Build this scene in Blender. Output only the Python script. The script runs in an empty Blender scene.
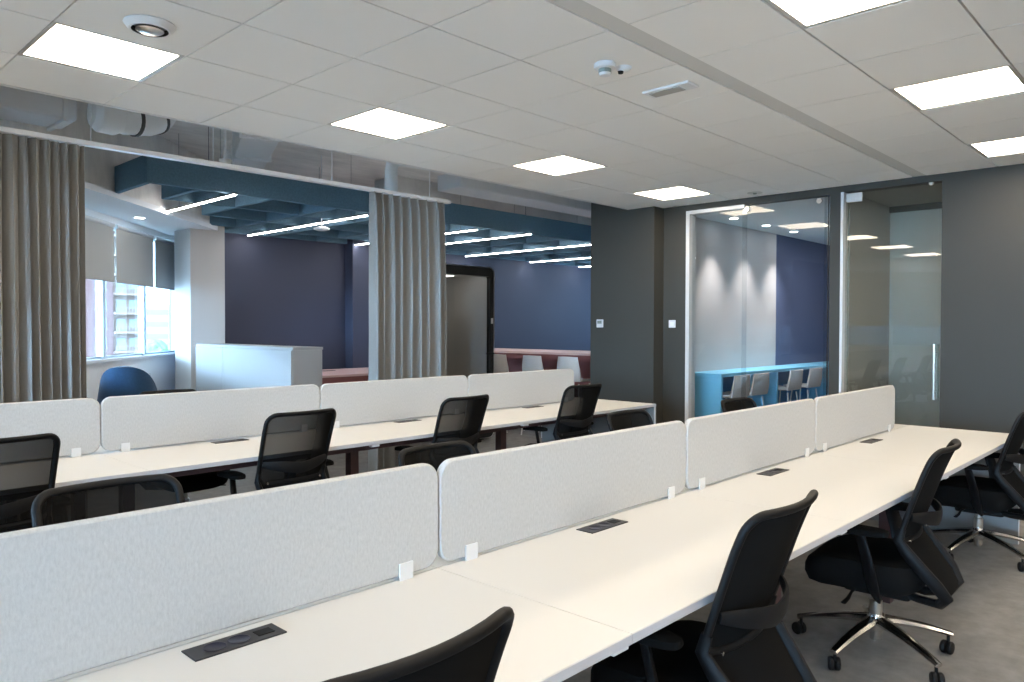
import bpy, bmesh, math, random
from mathutils import Vector, Matrix

# ---------------------------------------------------------------- camera, sky, exposure
SC = bpy.context.scene
COL = SC.collection
R = math.radians
PI = math.pi
random.seed(4)

cam_data = bpy.data.cameras.new('camera')
cam = bpy.data.objects.new('camera', cam_data)
COL.objects.link(cam)
SC.camera = cam
cam_data.sensor_width = 36.0
cam_data.lens = 752.0 / 1024.0 * 36.0
cam_data.clip_start = 0.02
cam_data.clip_end = 500
CAM_Z = 1.445
cam.location = (0, 0, CAM_Z)
_yaw, _pit, _rol = R(43.555), R(1.05), R(0.117)
_F = Vector((math.cos(_yaw)*math.cos(_pit), math.sin(_yaw)*math.cos(_pit), -math.sin(_pit)))
_R0 = Vector((math.sin(_yaw), -math.cos(_yaw), 0))
_U0 = _R0.cross(_F)
_R = _R0*math.cos(_rol) + _U0*math.sin(_rol)
_U = _U0*math.cos(_rol) - _R0*math.sin(_rol)
cam.matrix_world = Matrix(((_R.x, _U.x, -_F.x, 0), (_R.y, _U.y, -_F.y, 0), (_R.z, _U.z, -_F.z, CAM_Z), (0, 0, 0, 1)))

world = bpy.data.worlds.new('sky')
SC.world = world
world.use_nodes = True
_bg = world.node_tree.nodes['Background']
# bright overcast sky: bluish, with a brighter part on the side of the hidden sun
SKY, GLOW = 2.6, 15.0
_nt = world.node_tree
_bg.inputs['Color'].default_value = (0.44, 0.70, 1.0, 1)
_tc = _nt.nodes.new('ShaderNodeTexCoord')
_dot = _nt.nodes.new('ShaderNodeVectorMath'); _dot.operation = 'DOT_PRODUCT'
_dot.inputs[1].default_value = Vector((-0.88, -0.32, 0.36)).normalized()
_nt.links.new(_tc.outputs['Generated'], _dot.inputs[0])
_mx = _nt.nodes.new('ShaderNodeMath'); _mx.operation = 'MAXIMUM'; _mx.inputs[1].default_value = 0.0
_nt.links.new(_dot.outputs['Value'], _mx.inputs[0])
_pw = _nt.nodes.new('ShaderNodeMath'); _pw.operation = 'POWER'; _pw.inputs[1].default_value = 3.0
_nt.links.new(_mx.outputs[0], _pw.inputs[0])
_ma = _nt.nodes.new('ShaderNodeMath'); _ma.operation = 'MULTIPLY_ADD'
_ma.inputs[1].default_value = SKY*GLOW; _ma.inputs[2].default_value = SKY
_nt.links.new(_pw.outputs[0], _ma.inputs[0])
_nt.links.new(_ma.outputs[0], _bg.inputs['Strength'])

SC.view_settings.view_transform = 'Standard'
SC.view_settings.look = 'None'
SC.view_settings.gamma = 1.0
SC.view_settings.exposure = 1.58
SC.view_settings.use_curve_mapping = False

PANEL_E = 8.5        # square ceiling panels
LINE_E = 18.0         # linear lights over the lounge
SPOT_W = 45.0        # downlights in the glass room

# ---------------------------------------------------------------- materials
def mat(name, col, rough=0.6, metal=0.0, spec=0.5, noise=0.0, nscale=40, bump=0.0, bscale=200, stretch=(1, 1, 1), sheen=0.0):
    m = bpy.data.materials.new(name)
    m.use_nodes = True
    nt = m.node_tree
    b = nt.nodes['Principled BSDF']
    b.inputs['Base Color'].default_value = (*col, 1)
    b.inputs['Roughness'].default_value = rough
    b.inputs['Metallic'].default_value = metal
    b.inputs['Specular IOR Level'].default_value = spec
    if sheen:
        b.inputs['Sheen Weight'].default_value = sheen
    if noise or bump:
        tc = nt.nodes.new('ShaderNodeTexCoord')
        mp = nt.nodes.new('ShaderNodeMapping')
        mp.inputs['Scale'].default_value = stretch
        nt.links.new(tc.outputs['Object'], mp.inputs['Vector'])
    if noise:
        n = nt.nodes.new('ShaderNodeTexNoise')
        n.inputs['Scale'].default_value = nscale
        n.inputs['Detail'].default_value = 5
        n.inputs['Roughness'].default_value = 0.65
        nt.links.new(mp.outputs['Vector'], n.inputs['Vector'])
        r = nt.nodes.new('ShaderNodeValToRGB')
        r.color_ramp.elements[0].position = 0.3
        r.color_ramp.elements[1].position = 0.7
        r.color_ramp.elements[0].color = (*[c*(1-noise) for c in col], 1)
        r.color_ramp.elements[1].color = (*[min(1, c*(1+noise)) for c in col], 1)
        nt.links.new(n.outputs['Fac'], r.inputs['Fac'])
        nt.links.new(r.outputs['Color'], b.inputs['Base Color'])
    if bump:
        n2 = nt.nodes.new('ShaderNodeTexNoise')
        n2.inputs['Scale'].default_value = bscale
        n2.inputs['Detail'].default_value = 3
        nt.links.new(mp.outputs['Vector'], n2.inputs['Vector'])
        bp = nt.nodes.new('ShaderNodeBump')
        bp.inputs['Strength'].default_value = bump
        bp.inputs['Distance'].default_value = 0.004
        nt.links.new(n2.outputs['Fac'], bp.inputs['Height'])
        nt.links.new(bp.outputs['Normal'], b.inputs['Normal'])
    return m

def emit(name, col, s):
    m = bpy.data.materials.new(name)
    m.use_nodes = True
    nt = m.node_tree
    nt.nodes.clear()
    o = nt.nodes.new('ShaderNodeOutputMaterial')
    e = nt.nodes.new('ShaderNodeEmission')
    e.inputs['Color'].default_value = (*col, 1)
    e.inputs['Strength'].default_value = s
    nt.links.new(e.outputs[0], o.inputs['Surface'])
    return m

def glass(name, tint=(0.93, 0.95, 0.95), ior=1.5, rough=0.0):
    m = bpy.data.materials.new(name)
    m.use_nodes = True
    nt = m.node_tree
    nt.nodes.clear()
    o = nt.nodes.new('ShaderNodeOutputMaterial')
    t = nt.nodes.new('ShaderNodeBsdfTransparent')
    t.inputs['Color'].default_value = (*tint, 1)
    g = nt.nodes.new('ShaderNodeBsdfGlossy')
    g.inputs['Roughness'].default_value = rough
    fr = nt.nodes.new('ShaderNodeFresnel')
    fr.inputs['IOR'].default_value = ior
    ge = nt.nodes.new('ShaderNodeNewGeometry')          # thin pane: only the outer face mirrors
    sb = nt.nodes.new('ShaderNodeMath'); sb.operation = 'SUBTRACT'
    sb.inputs[0].default_value = 1.0
    nt.links.new(ge.outputs['Backfacing'], sb.inputs[1])
    ml = nt.nodes.new('ShaderNodeMath'); ml.operation = 'MULTIPLY'
    nt.links.new(fr.outputs[0], ml.inputs[0]); nt.links.new(sb.outputs[0], ml.inputs[1])
    mx = nt.nodes.new('ShaderNodeMixShader')
    nt.links.new(ml.outputs[0], mx.inputs['Fac'])
    nt.links.new(t.outputs[0], mx.inputs[1])
    nt.links.new(g.outputs[0], mx.inputs[2])
    nt.links.new(mx.outputs[0], o.inputs['Surface'])
    return m

def netting(name, col, through):
    """woven mesh: the slanter the look, the fewer the holes"""
    m = bpy.data.materials.new(name)
    m.use_nodes = True
    nt = m.node_tree
    b = nt.nodes['Principled BSDF']
    b.inputs['Base Color'].default_value = (*col, 1)
    b.inputs['Roughness'].default_value = 0.9
    b.inputs['Specular IOR Level'].default_value = 0.12
    o = nt.nodes['Material Output']
    t = nt.nodes.new('ShaderNodeBsdfTransparent')
    lw = nt.nodes.new('ShaderNodeLayerWeight')
    lw.inputs['Blend'].default_value = 0.5
    mr = nt.nodes.new('ShaderNodeMapRange')
    mr.inputs['From Min'].default_value = 0.0
    mr.inputs['From Max'].default_value = 0.45
    mr.inputs['To Min'].default_value = through
    mr.inputs['To Max'].default_value = 0.0
    mx = nt.nodes.new('ShaderNodeMixShader')
    nt.links.new(lw.outputs['Facing'], mr.inputs['Value'])
    nt.links.new(mr.outputs[0], mx.inputs['Fac'])
    nt.links.new(b.outputs[0], mx.inputs[1])
    nt.links.new(t.outputs[0], mx.inputs[2])
    nt.links.new(mx.outputs[0], o.inputs['Surface'])
    return m

def carpet_mat():
    m = mat('grey carpet', (0.215, 0.21, 0.205), 0.95, spec=0.1, noise=0.16, nscale=9, bump=0.5, bscale=400)
    return m

M = dict(
    carpet=carpet_mat(),
    tile=mat('ceiling tile', (0.90, 0.895, 0.875), 0.9, spec=0.2, bump=0.03, bscale=300),
    gap=mat('ceiling gap', (0.03, 0.03, 0.03), 0.9),
    band=mat('ceiling strip', (0.66, 0.655, 0.63), 0.7),
    white=mat('white paint', (0.82, 0.82, 0.82), 0.7),
    white_gloss=mat('white lacquer', (0.78, 0.79, 0.80), 0.4),
    charcoal=mat('charcoal paint', (0.0355, 0.0335, 0.0265), 0.6, noise=0.03, nscale=2),
    greywall=mat('grey paint', (0.27, 0.27, 0.255), 0.7),
    lightgrey=mat('light grey panel', (0.41, 0.40, 0.375), 0.5),
    navy=mat('navy blue paint', (0.046, 0.055, 0.095), 0.7),
    room_blue=mat('royal blue paint', (0.085, 0.108, 0.20), 0.7),
    room_white=mat('off white paint', (0.585, 0.56, 0.55), 0.7),
    concrete=mat('raw concrete', (0.80, 0.77, 0.73), 0.9, noise=0.14, nscale=1.6, bump=0.4, bscale=14, stretch=(1, 3, 1)),
    teal=mat('teal felt', (0.125, 0.215, 0.285), 0.95, spec=0.1, noise=0.12, nscale=60),
    curtain=mat('grey curtain cloth', (0.245, 0.245, 0.24), 0.9, spec=0.1, noise=0.06, nscale=90, sheen=0.3),
    blind=mat('grey blind cloth', (0.46, 0.45, 0.42), 0.9, spec=0.1),
    desk=mat('white melamine', (0.60, 0.592, 0.575), 0.42, spec=0.4),
    desk_edge=mat('white edge band', (0.55, 0.55, 0.57), 0.5),
    felt=mat('light grey felt', (0.48, 0.48, 0.472), 0.95, spec=0.1, noise=0.10, nscale=80, bump=0.12, bscale=300, stretch=(2.0, 2.0, 0.8)),
    clip=mat('white plastic', (0.66, 0.66, 0.66), 0.45),
    maroon=mat('dark maroon steel', (0.060, 0.030, 0.034), 0.5),
    black=mat('black plastic', (0.005, 0.005, 0.0055), 0.55, spec=0.22),
    black_soft=mat('black cloth', (0.006, 0.006, 0.006), 0.95, spec=0.1, bump=0.2, bscale=500),
    net=netting('black netting', (0.005, 0.005, 0.005), 0.17),
    alu=mat('polished aluminium', (0.72, 0.71, 0.69), 0.16, metal=1.0),
    steel=mat('brushed steel', (0.62, 0.61, 0.58), 0.3, metal=1.0),
    alu_frame=mat('pale aluminium frame', (0.62, 0.61, 0.59), 0.4, metal=0.3),
    socket=mat('black socket plate', (0.022, 0.022, 0.026), 0.4),
    socket_in=mat('dark blue socket well', (0.006, 0.006, 0.022), 0.3),
    pink=mat('dusty pink laminate', (0.60, 0.42, 0.41), 0.45),
    pink_dark=mat('brick red laminate', (0.235, 0.085, 0.085), 0.6),
    counter=mat('sky blue laminate', (0.20, 0.56, 0.80), 0.45),
    counter_in=mat('deep blue laminate', (0.045, 0.16, 0.34), 0.5),
    stool=mat('grey stool cloth', (0.52, 0.50, 0.48), 0.9, spec=0.15, noise=0.05, nscale=80),
    armchair=mat('navy wool', (0.030, 0.075, 0.15), 0.95, spec=0.1, sheen=0.3, noise=0.1, nscale=60),
    booth=mat('grey booth felt', (0.20, 0.20, 0.195), 0.9),
    booth_frame=mat('black booth frame', (0.012, 0.012, 0.012), 0.3),
    duct=mat('galvanised duct', (0.78, 0.79, 0.80), 0.5),
    flex=mat('white flexible duct', (0.80, 0.82, 0.83), 0.6),
    dark_metal=mat('dark strap', (0.05, 0.05, 0.05), 0.5),
    win_frame=mat('pale blue window frame', (0.52, 0.62, 0.70), 0.45),
    glass=glass('clear glass', (0.90, 0.92, 0.93)),
    door_glass=glass('grey tinted glass', (0.84, 0.85, 0.825), 1.7),
    win_glass=glass('window glass', (0.94, 0.97, 0.98)),
    booth_glass=glass('booth glass', (0.80, 0.80, 0.80)),
    panel_light=emit('light panel', (1.0, 0.85, 0.655), PANEL_E),
    line_light=emit('linear light', (1.0, 0.97, 0.95), LINE_E),
    lobby_fill=emit('lobby fill', (1.0, 0.96, 0.90), 11.0),
    room_fill_glow=emit('room fill', (1.0, 0.96, 0.92), 10.0),
    booth_fill=emit('booth fill', (1.0, 0.95, 0.88), 2.6),
    spot_light=emit('downlight lens', (1.0, 0.97, 0.95), 9.0),
    brick=mat('red brick', (0.050, 0.021, 0.018), 0.9),
    facade=mat('beige render', (0.092, 0.058, 0.040), 0.9),
    slab=mat('balcony concrete', (0.10, 0.085, 0.075), 0.9),
    far_facade=mat('pale render', (0.13, 0.145, 0.15), 0.9),
    out_glass=mat('dark window', (0.10, 0.12, 0.15), 0.2),
    leaf=mat('tree leaves', (0.05, 0.085, 0.03), 0.9),
    bark=mat('bark', (0.12, 0.08, 0.05), 0.9),
    grass=mat('street ground', (0.42, 0.42, 0.40), 0.95),
    end_shade=mat('shaded melamine', (0.20, 0.20, 0.20), 0.6),  # white end panel darkened: under-desk shade put into its colour
    column=mat('off white column paint', (0.56, 0.53, 0.505), 0.7),
    cabinet=mat('white cabinet lacquer', (0.39, 0.38, 0.37), 0.45),
    lcd=mat('grey display', (0.20, 0.24, 0.22), 0.3),
)

# ---------------------------------------------------------------- mesh helpers
class MB:
    """collects shapes and links them as ONE mesh object"""
    def __init__(self):
        self.bm = bmesh.new()
    def box(self, x0, x1, y0, y1, z0, z1, bevel=0.0, seg=2):
        r = bmesh.ops.create_cube(self.bm, size=1)
        vs = r['verts']
        for v in vs:
            v.co = Vector(((x0+x1)/2 + v.co.x*(x1-x0), (y0+y1)/2 + v.co.y*(y1-y0), (z0+z1)/2 + v.co.z*(z1-z0)))
        if bevel:
            es = list({e for v in vs for e in v.link_edges})
            bmesh.ops.bevel(self.bm, geom=es, offset=bevel, segments=seg, affect='EDGES', profile=0.6)
        return self
    def obox(self, c, ax, half, bevel=0.0):
        """box at c, local x along the 2-D direction ax; half sizes"""
        n0 = len(self.bm.verts)
        hx, hy, hz = half
        self.box(-hx, hx, -hy, hy, -hz, hz, bevel)
        self.bm.verts.ensure_lookup_table()
        a = Vector((ax[0], ax[1], 0)).normalized()
        b = Vector((-a.y, a.x, 0))
        for v in self.bm.verts[n0:]:
            p = v.co.copy()
            v.co = Vector(c) + a*p.x + b*p.y + Vector((0, 0, p.z))
        return self
    def prism(self, poly, z0, z1):
        lo = [self.bm.verts.new((x, y, z0)) for x, y in poly]
        hi = [self.bm.verts.new((x, y, z1)) for x, y in poly]
        n = len(poly)
        self.bm.faces.new(lo[::-1]); self.bm.faces.new(hi)
        for i in range(n):
            self.bm.faces.new((lo[i], lo[(i+1) % n], hi[(i+1) % n], hi[i]))
        return self
    def slab_xz(self, poly, y0, y1):
        lo = [self.bm.verts.new((x, y0, z)) for x, z in poly]
        hi = [self.bm.verts.new((x, y1, z)) for x, z in poly]
        n = len(poly)
        self.bm.faces.new(lo); self.bm.faces.new(hi[::-1])
        for i in range(n):
            self.bm.faces.new((lo[i], hi[i], hi[(i+1) % n], lo[(i+1) % n]))
        return self
    def loft(self, rings, cap0=True, cap1=True, closed=True):
        vr = [[self.bm.verts.new(p) for p in ring] for ring in rings]
        n = len(vr[0])
        for a, b in zip(vr, vr[1:]):
            for i in range(n if closed else n-1):
                self.bm.faces.new((a[i], a[(i+1) % n], b[(i+1) % n], b[i]))
        if cap0: self.bm.faces.new(vr[0][::-1])
        if cap1: self.bm.faces.new(vr[-1])
        return self
    def lathe(self, c, prof, seg=24, axis='z'):
        rings = []
        for r, h in prof:
            ring = []
            for k in range(seg):
                a = 2*PI*k/seg
                u, v = r*math.cos(a), r*math.sin(a)
                if axis == 'z': ring.append((c[0]+u, c[1]+v, c[2]+h))
                elif axis == 'x': ring.append((c[0]+h, c[1]+u, c[2]+v))
                else: ring.append((c[0]+v, c[1]+h, c[2]+u))
            rings.append(ring)
        return self.loft(rings)
    def sweep(self, pts, ra, rb=None, seg=10, closed=False, up=(0, 0, 1)):
        """tube along pts; ra/rb half sizes of its oval section (may be lists)"""
        pts = [Vector(p) for p in pts]
        n = len(pts)
        rb = ra if rb is None else rb
        A = ra if isinstance(ra, (list, tuple)) else [ra]*n
        B = rb if isinstance(rb, (list, tuple)) else [rb]*n
        rings = []
        side = None
        for i, p in enumerate(pts):
            if closed: t = pts[(i+1) % n] - pts[i-1]
            else: t = pts[min(i+1, n-1)] - pts[max(i-1, 0)]
            t.normalize()
            if side is None:
                side = t.cross(Vector(up))
                if side.length < 1e-4: side = t.cross(Vector((0, 1, 0)))
            side = (side - t*side.dot(t)).normalized()
            nb = side.cross(t)
            rings.append([p + side*(A[i]*math.cos(2*PI*k/seg)) + nb*(B[i]*math.sin(2*PI*k/seg)) for k in range(seg)])
        if closed:
            vr = [[self.bm.verts.new(q) for q in ring] for ring in rings]
            for i in range(n):
                a, b = vr[i], vr[(i+1) % n]
                for k in range(seg):
                    self.bm.faces.new((a[k], a[(k+1) % seg], b[(k+1) % seg], b[k]))
            return self
        return self.loft(rings)
    def grid(self, f, nu, nv, thick=0.0):
        """surface f(u,v)->(point), u,v in 0..1; thick extrudes along normals"""
        vs = [[self.bm.verts.new(f(i/nu, j/nv)) for i in range(nu+1)] for j in range(nv+1)]
        fs = []
        for j in range(nv):
            for i in range(nu):
                fs.append(self.bm.faces.new((vs[j][i], vs[j][i+1], vs[j+1][i+1], vs[j+1][i])))
        if thick:
            bmesh.ops.recalc_face_normals(self.bm, faces=fs)
            bmesh.ops.solidify(self.bm, geom=fs, thickness=thick)
        return self
    def build(self, name, m, parent=None, smooth=False, loc=None):
        bmesh.ops.recalc_face_normals(self.bm, faces=self.bm.faces[:])
        me = bpy.data.meshes.new(name)
        self.bm.to_mesh(me)
        self.bm.free()
        if smooth:
            me.shade_smooth()
            me.set_sharp_from_angle(angle=R(38))
        o = bpy.data.objects.new(name, me)
        me.materials.append(m)
        COL.objects.link(o)
        if parent: o.parent = parent
        if loc: o.location = loc
        return o

def tag(o, label=None, cat=None, group=None, kind=None):
    if label: o['label'] = label
    if cat: o['category'] = cat
    if group: o['group'] = group
    if kind: o['kind'] = kind
    return o

def empty(name, loc=(0, 0, 0), rz=0.0):
    o = bpy.data.objects.new(name, None)
    o.empty_display_size = 0.1
    COL.objects.link(o)
    o.location = loc
    o.rotation_euler = (0, 0, rz)
    return o

def thing(name, label, cat, loc=(0, 0, 0), rz=0.0, group=None):
    return tag(empty(name, loc, rz), label, cat, group)

KIDS = {}
def copy_tree(o, parent=None):
    c = o.copy()
    COL.objects.link(c)
    if parent:
        c.parent = parent
    for ch in [x for x in COL.objects if x.parent is o]:
        copy_tree(ch, c)
    return c

def structure(o, label=None):
    o['kind'] = 'structure'
    if label: o['label'] = label
    return o

def rrect(w, h, r, n=6, x0=0.0, z0=0.0):
    """rounded rectangle outline, width w, height h, lower left at x0,z0"""
    pts = []
    for cx, cz, a0 in ((x0+w-r, z0+r, -90), (x0+w-r, z0+h-r, 0), (x0+r, z0+h-r, 90), (x0+r, z0+r, 180)):
        for k in range(n+1):
            a = R(a0 + 90*k/n)
            pts.append((cx + r*math.cos(a), cz + r*math.sin(a)))
    return pts

# ---------------------------------------------------------------- the place: measures
CEIL = 2.817
XW = 7.5               # charcoal wall with the glass fronts
YE = 5.06              # edge of the tiled ceiling
YB = 9.66              # navy wall of the lounge
SLAB = 3.45
FA = Vector((2.62, 8.46)); FT = Vector((1.59, 1.77)).normalized(); FN = Vector((-FT.y, FT.x))   # slanted window wall
def fp(s, d=0.0): return FA + FT*s + FN*d
LX, LY = 2.246, 3.253  # ceiling grid

# ---------------------------------------------------------------- floor, slab, walls
structure(MB().box(-12, 14, -6.2, 12, -0.12, 0).build('floor', M['carpet']))
structure(MB().box(-8, 14, YE+0.02, 12, SLAB, SLAB+0.2).build('ceiling_slab', M['concrete']), 'raw concrete soffit over the lounge')

# tiled ceiling with its joints: tiles are boxes with a small chamfer above a dark backing
def facade_x(y):       # x of the window wall at y
    return FA.x + (y-FA.y)*FT.x/FT.y
lights = []            # (x0, y0) lower corner of every panel cell
for i in (-5, -2, 1, 4, 7):
    lights.append((LX+0.6*i, LY+0.6))           # row by the curtains: y 3.853..4.453
for i in (-2, 1, 4, 7):
    lights.append((LX+0.6*i, 0.833))            # row over the near desks
for i in (-5, -2, 1, 4, 7):
    lights.append((LX+0.6*i, -1.567))           # rows behind
    lights.append((LX+0.6*i, -3.967))
def is_light(x, y):
    return any(abs(x-a) < 0.05 and abs(y-b) < 0.05 for a, b in lights)
mb = MB()
rows = [(LY+0.6*k, 0.6) for k in range(-1, 3)] + [(2.09, LY-0.6-2.09)]
rows += [(1.433, 1.985-1.433)] + [(1.433-0.6*k, 0.6) for k in range(1, 13)]
cols = [LX+0.6*i for i in range(-20, 9)]
GAPX, GAPY = 0.0036, 0.0055
for y0, d in rows:
    for x0 in cols:
        x1 = min(x0+0.6, XW-0.01)
        if x1 - x0 < 0.03 or x1 < facade_x(y0) - 0.3: continue
        if is_light(x0, y0): continue
        mb.box(x0+GAPX, x1-GAPX, y0+GAPY, y0+d-GAPY, CEIL, CEIL+0.018)
structure(mb.build('ceiling', M['tile']), 'white tiled office ceiling')
structure(MB().box(-10, XW, 1.985, 2.09, CEIL+0.004, CEIL+0.02).build('trim_1', M['band']), 'plain strip between the ceiling tiles')
mb = MB()
# dark backing above the joints, with openings for the light panels
mb.box(-10, XW, -6.0, YE, CEIL+0.075, CEIL+0.085)
structure(mb.build('ceiling_backing', M['gap']))
structure(MB().box(-10, XW, YE-0.003, YE+0.02, CEIL-0.002, CEIL+0.085).build('trim_2', M['white']), 'white edge of the tiled ceiling')
structure(MB().box(-10, XW, YE-0.02, YE+0.02, CEIL+0.085, SLAB+0.2).build('wall_bulkhead', M['concrete']))

# charcoal wall at the right with two glass fronts
DOOR0, DOOR1, POST1 = 1.853, 2.732, 2.866
JAMB = 4.426
mb = MB()
mb.box(XW, XW+0.12, -6.1, DOOR0, 0, CEIL+0.05)
mb.box(XW, XW+0.12, DOOR1, POST1-0.03, 0, CEIL+0.05)
mb.box(XW, XW+0.12, JAMB, 4.78, 0, CEIL+0.05)
mb.box(XW, XW+0.12, DOOR0, DOOR1, 2.757, CEIL+0.05)
mb.box(XW, XW+0.12, POST1-0.03, JAMB, 2.752, CEIL+0.05)
structure(mb.build('wall_right', M['charcoal']), 'charcoal wall with glass fronts')
structure(MB().box(7.30, 13.6, 4.72, 5.62, 0, SLAB).build('wall_pillar', M['charcoal']), 'charcoal pillar between office and lounge')
structure(MB().box(-12, 7.7, -6.15, -6.0, 0, CEIL+0.1).build('wall_back', M['white']))
# glass room
structure(MB().box(XW+0.12, 10.44, 4.70, 4.718, 0, 2.79).build('wall_glassroom_white', M['room_white']))
structure(MB().box(10.44, 13.2, 4.70, 4.718, 0, 2.79).build('wall_glassroom_blue', M['room_blue']))
structure(MB().box(13.0, 13.2, 2.7, 4.7, 0, 2.79).build('wall_glassroom_end', M['room_blue']))
structure(MB().box(XW+0.12, 13.2, 2.72, 2.80, 0, 2.79).build('wall_glassroom_side', M['greywall']))
structure(MB().box(XW+0.12, 13.2, 2.72, 4.72, 2.785, 2.82).build('ceiling_glassroom', M['white']))
# lobby behind the glass door
structure(MB().box(XW+0.12, 8.9, 2.69, 2.718, 0, 2.8).build('wall_lobby_left', M['greywall']))
structure(MB().box(8.84, 8.9, 0.6, 2.69, 0, 2.8).build('wall_lobby_back', M['lightgrey']))
structure(MB().box(XW+0.12, 8.9, 0.5, 0.6, 0, 2.8).build('wall_lobby_right', M['greywall']))
structure(MB().box(XW+0.12, 8.9, 0.5, 2.69, 2.765, 2.82).build('ceiling_lobby', M['greywall']))
structure(MB().box(8.80, 8.84, 0.6, 2.69, 2.70, 2.765).build('trim_3', M['charcoal']))
# lounge
structure(MB().box(4.3, 13.6, YB, YB+1.0, 0, SLAB).build('wall_lounge', M['navy']), 'navy lounge wall')
structure(MB().box(6.50, 7.05, YB-0.20, YB, 0, SLAB).build('wall_pilaster', M['navy']), 'navy pilaster on the lounge wall')
structure(MB().box(13.5, 13.6, 5.6, YB, 0, 0.9).box(13.5, 13.6, 5.6, YB, 2.6, SLAB).box(13.5, 13.6, 5.6, 6.4, 0.9, 2.6)
          .box(13.5, 13.6, 8.9, YB, 0.9, 2.6).build('wall_lounge_end', M['navy']))
w = structure(MB().box(13.52, 13.58, 6.4, 8.9, 0.9, 0.95).box(13.52, 13.58, 6.4, 8.9, 2.55, 2.6).box(13.52, 13.58, 7.62, 7.68, 0.95, 2.55).build('window_added_end', M['win_frame']))  # unseen window, added to bring daylight onto the navy wall
MB().box(13.547, 13.553, 6.4, 8.9, 0.95, 2.55).build('pane', M['win_glass'], w)
structure(MB().box(3.96, 4.395, 9.19, 9.655, 0, SLAB).build('wall_column', M['column']), 'white square column beside the windows')

# slanted window wall
S0, S1 = -22.0, 2.55
SILL, HEAD = 1.07, 2.575
def fbox(mb, s0, s1, d0, d1, z0, z1):
    c = fp((s0+s1)/2, (d0+d1)/2)
    mb.obox((c.x, c.y, (z0+z1)/2), FT, (abs(s1-s0)/2, abs(d1-d0)/2, (z1-z0)/2))
mb = MB()
fbox(mb, S0, S1, 0.0, 0.12, 0, SILL)
fbox(mb, S0, S1, 0.0, 0.12, HEAD, SLAB+0.2)
structure(mb.build('wall_left', M['white']), 'white window wall running aslant')
BAY = 1.075
mb = MB()
fbox(mb, S0, S1, -0.05, 0.02, SILL, SILL+0.03)
structure(mb.build('windowsill', M['white_gloss']))
k = 0
s = 0.39
while s > S0 + 1: s -= BAY
n = 1
while s < S1:
    mb = MB()
    fbox(mb, s-0.03, s+0.03, 0.04, 0.115, SILL, HEAD)                 # deep mullion
    a, b = s+0.03, min(s+BAY-0.03, S1)
    fbox(mb, a, b, 0.07, 0.115, SILL, SILL+0.05)
    fbox(mb, a, b, 0.07, 0.115, HEAD-0.05, HEAD)
    fbox(mb, a, a+0.02, 0.08, 0.115, SILL+0.05, HEAD-0.05)
    w = structure(mb.build('window_%d' % n, M['win_frame']))
    mb = MB()
    fbox(mb, a+0.02, b, 0.095, 0.101, SILL+0.05, HEAD-0.05)
    mb.build('pane', M['win_glass'], w)
    n += 1
    s += BAY
# lowered white soffit along the windows of the lounge
p = [fp(-3.6, 0.0), fp(2.6, 0.0), fp(2.6, 0.3), fp(-3.6, 0.3)]
e0, e1 = Vector((2.2, 7.2)), Vector((3.93, 8.82))
et = (e1-e0).normalized()
poly = [(e0 - et*2.4), e0, e1, e1 + et*0.5, fp(2.5, 0.0), fp(-3.9, 0.0)]
structure(MB().prism([(q.x, q.y) for q in poly], 2.645, 2.70).build('ceiling_soffit', M['white']), 'lowered white soffit along the windows')
poly = [(e0 - et*2.4), e1 + et*0.5]
c = (poly[0]+poly[1])/2
structure(MB().obox((c.x-0.03, c.y+0.03, 3.08), et, ((poly[1]-poly[0]).length/2, 0.03, 0.38)).build('trim_4', M['concrete']))

# ---------------------------------------------------------------- glass fronts
g = MB().box(XW-0.01, XW+0.13, JAMB-0.045, JAMB, 0, 2.752).box(XW-0.01, XW+0.13, 3.728, JAMB-0.045, 2.715, 2.752)\
    .box(XW-0.01, XW+0.13, 3.728, JAMB-0.045, 0, 0.04).build('window_frame', M['alu_frame'])
structure(g, 'pale aluminium frame of the glass room front')
structure(MB().box(XW+0.05, XW+0.062, 3.728, JAMB-0.045, 0.04, 2.715).build('window_fixed_pane', M['glass']), 'fixed glass pane of the glass room front')
sd = thing('sliding_glass_door', 'frameless sliding glass door of the blue counter room', 'glass door', (XW+0.02, 3.30, 0))
MB().box(-0.006, 0.006, -0.44, 0.46, 0.02, 2.745).build('pane', M['glass'], sd)
for yy in (0.40, -0.36):
    MB().lathe((-0.03, yy, 2.70), [(0.002, -0.0), (0.026, 0.0), (0.026, 0.024), (0.002, 0.024)], 20, 'x').build('roller', M['steel'], sd, True)
MB().box(-0.008, 0.008, -0.448, -0.44, 0.02, 2.745).build('edge_seal', M['booth_frame'], sd)
structure(MB().box(XW+0.08, XW+0.092, POST1-0.03, 2.92, 0.0, 2.752).build('window_side_pane', M['glass']), 'narrow glass strip beside the sliding door')

gd = thing('glass_entrance_door', 'tall grey glass door with a long steel pull handle', 'glass door', (XW+0.05, 2.29, 0))
MB().box(-0.006, 0.006, -0.43, 0.41, 0.012, 2.745).build('pane', M['door_glass'], gd)
MB().box(-0.06, 0.07, 0.415, 0.44, 0.0, 2.757).build('door_jamb', M['alu_frame'], gd)
MB().box(-0.016, 0.016, 0.26, 0.405, 2.66, 2.745, 0.004).build('pivot_fitting', M['alu_frame'], gd)
MB().box(-0.016, 0.016, 0.26, 0.405, 0.012, 0.09, 0.004).build('pivot_fitting', M['alu_frame'], gd)
h = MB()
for sx in (-0.045, 0.045):
    h.sweep([(sx, -0.385, 0.80), (sx, -0.385, 1.30)], 0.013, seg=14)
for zz in (0.88, 1.22):
    h.sweep([(-0.045, -0.385, zz), (0.045, -0.385, zz)], 0.008, seg=10, up=(0, 1, 0))
h.build('pull_handle', M['steel'], gd, True)
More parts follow.
